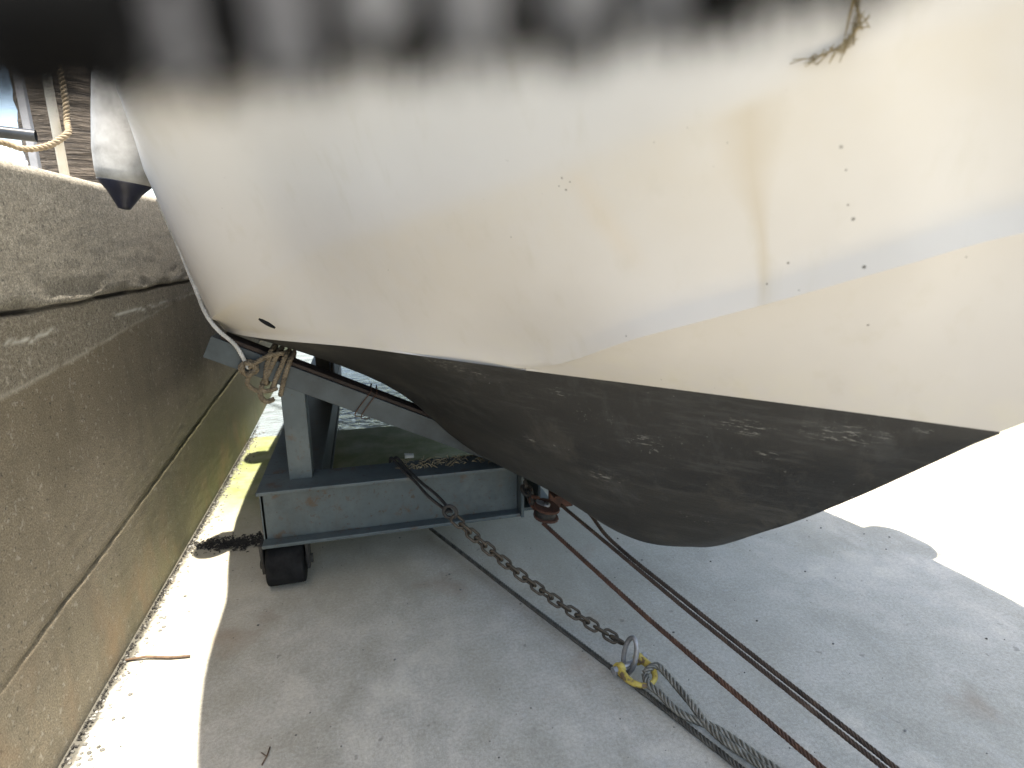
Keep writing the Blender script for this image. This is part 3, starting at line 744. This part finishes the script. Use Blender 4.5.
tag(bs.build('short_chain', M_DSTEEL, None, True, origin=q0), 'short dark chain holding the pulley block against the beam end', 'chain')
# rusty bracket behind the block, under the keel
br = MB(); c0 = atY(565,497,2.12)
br.box((c0.x-.075, 2.12, c0.z-.05), (c0.x+.04, 2.135, c0.z+.05)); br.box((c0.x-.075, 2.05, c0.z+.03), (c0.x+.03, 2.12, c0.z+.045))
br.build('keel_bracket', M_RUST, cr_, bevel=.004)

# ------------------------------------------------------------------ loose bits on the ground
def rock(mb, p, r, flat=.6):
    a = random.random()*6; v = []; n = 6
    for zz, q in ((-.3, .8), (.25, 1), (.75, .5)):
        for k in range(n):
            t = a + 2*math.pi*k/n; s = q*random.uniform(.75, 1.2)*r; v.append((p[0]+s*math.cos(t), p[1]+s*math.sin(t)*.8, p[2]+zz*r*flat*1.4))
    f = [[i*n+k, i*n+(k+1) % n, (i+1)*n+(k+1) % n, (i+1)*n+k] for i in range(2) for k in range(n)] + [list(range(2*n, 3*n))]
    mb.add(v, f)
mb = MB()
for i in range(520):
    X = random.uniform(-.8, 2.8); Y = random.uniform(.7, 4.2) if random.random() < .8 else random.uniform(2, 3)
    rock(mb, (X, Y, .0015), random.choice((.0015,.002,.002,.0025,.003,.005)))
for i in range(500):
    Y = random.uniform(.6, 5); rock(mb, (WX + .015 + abs(random.gauss(0, .035)), Y, .002), random.uniform(.002,.008))
tag(mb.build('loose_grit', M_STONE, None), 'small stones and grit scattered over the concrete slip', 'grit', kind='stuff')
mb = MB()
for i in range(2600):                       # black leaf litter lying across the sunlit strip and along the wall foot
    if i < 900:
        t = random.random(); ctr = atZ(205 + 60*t, 546 - 5*t, 0); X = ctr.x + random.gauss(0,.05); Y = ctr.y + random.gauss(0,.028) + .02*math.sin(9*t)
    else:
        Y = random.uniform(1.0, 5.2); X = WX + .006 + abs(random.gauss(0,.010))
    X = max(X, WX+.012)
    z_ = .002 + random.random()*.006; a = random.random()*6.3; L = random.uniform(.004,.012)*(1 if i < 900 else .55); w = L*random.uniform(.25,.6)
    ca, sa = math.cos(a), math.sin(a); k = random.uniform(-.004,.004)
    top = [(X+ca*L, Y+sa*L, z_+k), (X-sa*w, Y+ca*w, z_+.003), (X-ca*L, Y-sa*L, z_-k), (X+sa*w, Y-ca*w, z_+.001)]
    mb.add(top + [(p[0], p[1], p[2]-.0015) for p in top], [[0,1,2,3],[7,6,5,4],[0,4,5,1],[1,5,6,2],[2,6,7,3],[3,7,4,0]])
tag(mb.build('leaf_litter', M_MUCK, None), 'black wet leaf litter strewn at the wall foot', 'litter', kind='stuff')
# dry weed on the beam top and stuck to the hull
mb = MB()
for i in range(170):
    X = random.uniform(.12, .60); p = V((X, random.uniform(2.27, 2.385), BT+.002)); q = p + V((random.uniform(-.035,.035), random.uniform(-.02,.02), random.uniform(.0,.018)))
    mb.tube([p, (p+q)/2 + V((0,0,random.uniform(0,.010))), q], .0012, 3)
for i in range(14):
    p = V((random.uniform(.5,.58), 2.33, BT)); mb.tube([p, p+V((random.uniform(-.01,.02),.0,.03)), p+V((random.uniform(-.03,.04),0,random.uniform(.04,.075)))], .0013, 3)
tag(mb.build('dry_weed', M_WEED, None), 'brown dried weed lying along the top of the front beam', 'weed', kind='stuff')
mb = MB(); 
tree_ = bvh(cols_top)
h0 = [h for h, _ in hits(tree_, [(815,60,0),(828,54,0),(840,48,0),(850,39,0),(856,27,0),(858,14,0),(855,2,0)])]
for i in range(80):
    t = random.random()*(len(h0)-1.01); k = int(t); p = h0[k].lerp(h0[k+1], t-k) + V((-.004,-.004,-.001))
    d = (h0[k+1]-h0[k]).normalized(); q = p + d*random.uniform(-.03,.03) + V((random.gauss(-.003,.003), random.gauss(-.003,.003), random.gauss(0,.004)))
    mb.tube([p, (p+q)/2 + V((-.003,-.003,random.gauss(0,.003))), q], .0008, 3)
a_ = h0[2].lerp(h0[3],.4) + V((-.006,-.006,.006)); b_ = h0[-1] + V((-.02,-.02,.0)); mb.tube([a_, a_.lerp(b_,.5)+V((0,0,.002)), b_], lambda t: .0008+.0016*t, 5)
tag(mb.build('straw_tuft', M_WEED, None, origin=h0[2]), 'tuft of dry straw and cobweb caught on the upper hull seam', 'straw')
p = atZ(409,456,.012); tag(MB().hexa([V(q)+p for q in ((-.03,-.015,-.01),(.03,-.02,-.01),(.035,.02,-.01),(-.03,.02,-.01),(-.028,-.013,.012),(.031,-.018,.006),(.033,.018,.01),(-.03,.022,.016))]).build('scrap', M_CARD, None, bevel=.002, origin=p), 'small white scrap lying on the damp floor behind the beam', 'scrap')
a = atZ(126,660,.008); b = atZ(190,656,.008)
tag(MB().tube([a, a.lerp(b,.3)+V((0,.006,.004)), a.lerp(b,.7)+V((0,-.003,.002)), b], .0042, 7).build('stick', M_TWIG, None, True, origin=a), 'short brown stick on the sunlit strip beside the wall', 'stick')
a = atZ(262,765,.004); b = atZ(270,747,.004); mb = MB(); mb.tube([a, a.lerp(b,.5)+V((.004,0,.003)), b], .0022, 5); mb.tube([a.lerp(b,.5), a.lerp(b,.5)+V((-.014,.012,.003))], .0015, 5)
tag(mb.build('twig', M_TWIG, None, True, origin=a), 'tiny forked twig on the shaded concrete in the foreground', 'twig')

# ------------------------------------------------------------------ on the quay
pr = empty('palm_tree', (-1.6, 4.15, WT-.02)); tag(pr, 'thick ringed palm trunk standing behind the white pole on the quay', 'tree')
prof = []
for i in range(120):
    h = 6.6*i/119; r_ = .27 - .010*h + .012*abs(math.sin(h*23)) + .01*noise.noise(V((h*6,1,0))); prof.append((r_, h))
MB().lathe(prof, 28, Matrix.Translation(pr.location)).build('trunk', M_BARK, pr, True)
mb = MB(); tp = V((-1.6, 4.15, WT+6.5))
for i in range(26):
    a = i*2.399; el = R(60 - 80*(i/26)); L = random.uniform(1.3, 1.7); prev = None
    for j in range(9):
        t = j/8; rr = L*t*math.cos(el*(1-.4*t)); zz = L*t*math.sin(el) - .75*L*t*t
        p = tp + V((rr*math.cos(a), rr*math.sin(a), zz))
        if prev is not None:
            mb.tube([prev, p], .012, 4)
            sdd = V((-math.sin(a), math.cos(a), 0)); w = .34*math.sin(math.pi*min(t+.12,1))+.04
            for s in (-1, 1):
                for q in (0, .5):
                    b0 = prev.lerp(p, q); b1_ = b0 + (p-prev).normalized()*.05; tipp = b0 + sdd*s*w + (p-prev).normalized()*.16 - V((0,0,.12))
                    mb.add([b0, b1_, tipp], [[0,1,2]])
        prev = p
mb.build('crown', M_LEAF, pr)
def pole(px0, py0, Y, z1, r, m, nm, lab, cat, lean=0):
    b = atY(px0, py0, Y); b.z = WT-.01
    mb = MB(); mb.lathe([(r*1.0,0),(r,z1),(r*.9,z1+.004)], 16, Matrix.Translation(b)); o = mb.build(nm, m, None, True, origin=b); tag(o, lab, cat); return b
wp = pole(62, 160, 2.72, 1.5, .016, M_WPAINT, 'white_pole', 'slim white pole standing on the quay edge in front of the palm trunk', 'pole')
b = atY(27, 120, 3.2); b.z = WT-.01
MB_ = MB(); MB_.box((b.x-.016, b.y-.016, b.z), (b.x+.016, b.y+.016, b.z+1.4))
tag(MB_.build('grey_post', M_GPAINT, None, bevel=.004, origin=b), 'square grey post on the quay at the left edge', 'post')
a = atY(36,136,2.55); b2_ = a + V((-1.2,-.25,.06))
mb = MB(); mb.tube([a, b2_], .021, 18, cap=False); mb.tube([a, b2_], .017, 18, cap=False)
tag(mb.build('black_pipe', M_PIPE, None, True, origin=a), 'black pipe end lying level above the tan rope', 'pipe')
rt = MB(); pts = [atY(-60,140,2.5), atY(0,142,2.6), atY(25,149,2.64), atY(50,145,2.67), atY(62,138,2.685), atY(68,133,2.70), atY(67,122,2.76), atY(66,105,2.77), atY(63,85,2.77), atY(58,60,2.77)]
rt.twist(spline(pts, 8), .0125, 3, .045, 6)
tag(rt.build('tan_rope', M_TROPE, None, True, origin=wp), 'tan rope sagging from the left and hitched up the white pole', 'rope')
# pale dinghy upturned on the quay beyond the post
dg = empty('upturned_dinghy', (-3.3, 4.6, WT-.01), (0, 0, R(24))); tag(dg, 'white upturned dinghy lying on the quay behind the grey post', 'dinghy')
mb = MB(); vs = []; N1, N2 = 17, 11
for i in range(N1):
    t = i/(N1-1)*2-1; w = .62*(1-abs(t)**3)**.6 + .01; hh = .52*(1-.5*abs(t)**3)
    for j in range(N2):
        a = math.pi*j/(N2-1); vs.append((1.4*t, -w*math.cos(a), hh*math.sin(a)**.6))
mb.add([wm(dg) @ V(p) for p in vs], [[i*N2+j, (i+1)*N2+j, (i+1)*N2+j+1, i*N2+j+1] for i in range(N1-1) for j in range(N2-1)])
mb.build('hull', M_DECK, dg, True)
MB().tube([wm(dg) @ V((1.38*(i/10*2-1), 0, .54*(1-.5*abs(i/10*2-1)**3))) for i in range(11)], .02, 6).build('keel_strip', M_GPAINT, dg, True)

# ------------------------------------------------------------------ dark fringed cloth close above the lens, standing in for an unidentified blur
fr_ = empty('fringed_band', CAM + V((math.sin(YAW)*.07, math.cos(YAW)*.07, .0508)), (0, 0, -YAW))
fr_.scale = (.54, .54, .54)
tag(fr_, 'out of focus black fringed cloth across the top of the view close by', 'band')
edge = [(-.22,-.067),(-.16,-.066),(-.11,-.065),(-.085,-.0645),(-.05,-.0615),(-.02,-.0585),(.01,-.0565),(.04,-.053),(.065,-.047),(.08,-.0425),(.095,-.036),(.12,-.026),(.22,-.01)]
def ez(x):
    for (a, b), (c_, d_) in zip(edge, edge[1:]):
        if a <= x <= c_: return b + (d_-b)*(x-a)/(c_-a)
    return edge[-1][1]
Mf = wm(fr_); nx_ = 90; prof_n = 14; vs = []; fs = []
for i in range(nx_+1):
    x = -.22 + .44*i/nx_; zb = ez(x) + .0055
    for k in range(prof_n):
        t = 2*math.pi*k/prof_n; yy = .012*math.cos(t); zz = math.sin(t)
        zz = (zb + .012 + .012*zz) if zz < 0 else (zb + .012 + .09*zz)
        vs.append(Mf @ V((x, yy + .0015*noise.noise(V((x*90,k,0))), zz)))
for i in range(nx_):
    for k in range(prof_n): fs.append([i*prof_n+k, i*prof_n+(k+1) % prof_n, (i+1)*prof_n+(k+1) % prof_n, (i+1)*prof_n+k])
fs += [list(range(prof_n)), list(range(nx_*prof_n, (nx_+1)*prof_n))]
mb = MB(); mb.add(vs, fs); mb.build('band_body', M_BAND, fr_, True)
mb = MB()
for i in range(1500):
    x = random.uniform(-.21,.21); yy = random.uniform(-.010,.010); z0 = ez(x) + .010; L = random.uniform(.002,.0125)
    p = V((x, yy, z0)); q = p + V((random.gauss(0,.0012), random.gauss(0,.001), -L))
    mb.tube([Mf @ p, Mf @ ((p+q)/2), Mf @ q], lambda t: .0006*(1-.7*t), 3)
mb.build('fringe', M_BAND, fr_)
for px, L, zt, wd in ((215,.016,.003,.5),(303,.026,.004,.55),(320,.016,.002,.4),(385,.03,.012,.45),(402,.022,.018,.4),(476,.02,.003,.75),(562,.03,.012,.35),(578,.016,.008,.3),(640,.017,.006,.55)):
    x = (px-512)/607*.13*.985; z0 = ez(x) - .001 + zt*.5; mb = MB()
    for i in range(60):
        p = V((x + wd*random.gauss(0,.0019), -.0135 - random.random()*.002, z0 + L*random.uniform(.7,1))); q = V((p.x + random.gauss(0,.0012), -.0135, z0 + random.uniform(-.002,.006)))
        mb.tube([Mf @ p, Mf @ ((p+q)/2+V((0,-.001,0))), Mf @ q], .0005, 3)
    mb.build('tassel', M_TASSEL, fr_)
for x, tgt in ((-.15, V((-.1,.95,2.33))), (.15, V((.58,.2,2.42)))):
    a = Mf @ V((x, 0, ez(x)+.10)); MB().tube([a, a.lerp(tgt,.5)+V((0,0,-.04)), tgt], .003, 6).build('cord', M_BLACK, fr_, True)  # unseen cords carrying it up to the rail

# ------------------------------------------------------------------ light
w = bpy.data.worlds.new('World'); S.world = w; w.use_nodes = True
nt = w.node_tree; bg = nt.nodes['Background']; sky = nt.nodes.new('ShaderNodeTexSky'); sky.sky_type = 'NISHITA'; sky.sun_disc = False
# the sun stands high behind the viewer, shadows fall away down the slip
sun_vec = V((.019, -.262, 1)).normalized()
el = math.asin(sun_vec.z); sky.sun_elevation = el; sky.sun_rotation = math.atan2(sun_vec.x, sun_vec.y)
sky.air_density = 1.0; sky.dust_density = 1.5
nt.links.new(sky.outputs[0], bg.inputs[0]); bg.inputs[1].default_value = .14
ld = bpy.data.lights.new('sun', 'SUN'); ld.energy = 4.8; ld.angle = R(.53); ld.color = (1, .98, .95)
sun = bpy.data.objects.new('sun', ld); col.objects.link(sun); sun.rotation_euler = sun_vec.to_track_quat('Z', 'Y').to_euler(); sun.location = (0, 0, 20)
S.view_settings.view_transform = 'Standard'; S.view_settings.look = 'None'; S.view_settings.exposure = 1.98; S.view_settings.gamma = 1
S.view_settings.use_curve_mapping = False
S.view_settings.use_white_balance = True; S.view_settings.white_balance_temperature = 7250; S.view_settings.white_balance_tint = 10
S.cycles.max_bounces = 10; S.cycles.diffuse_bounces = 6; S.cycles.use_denoising = True
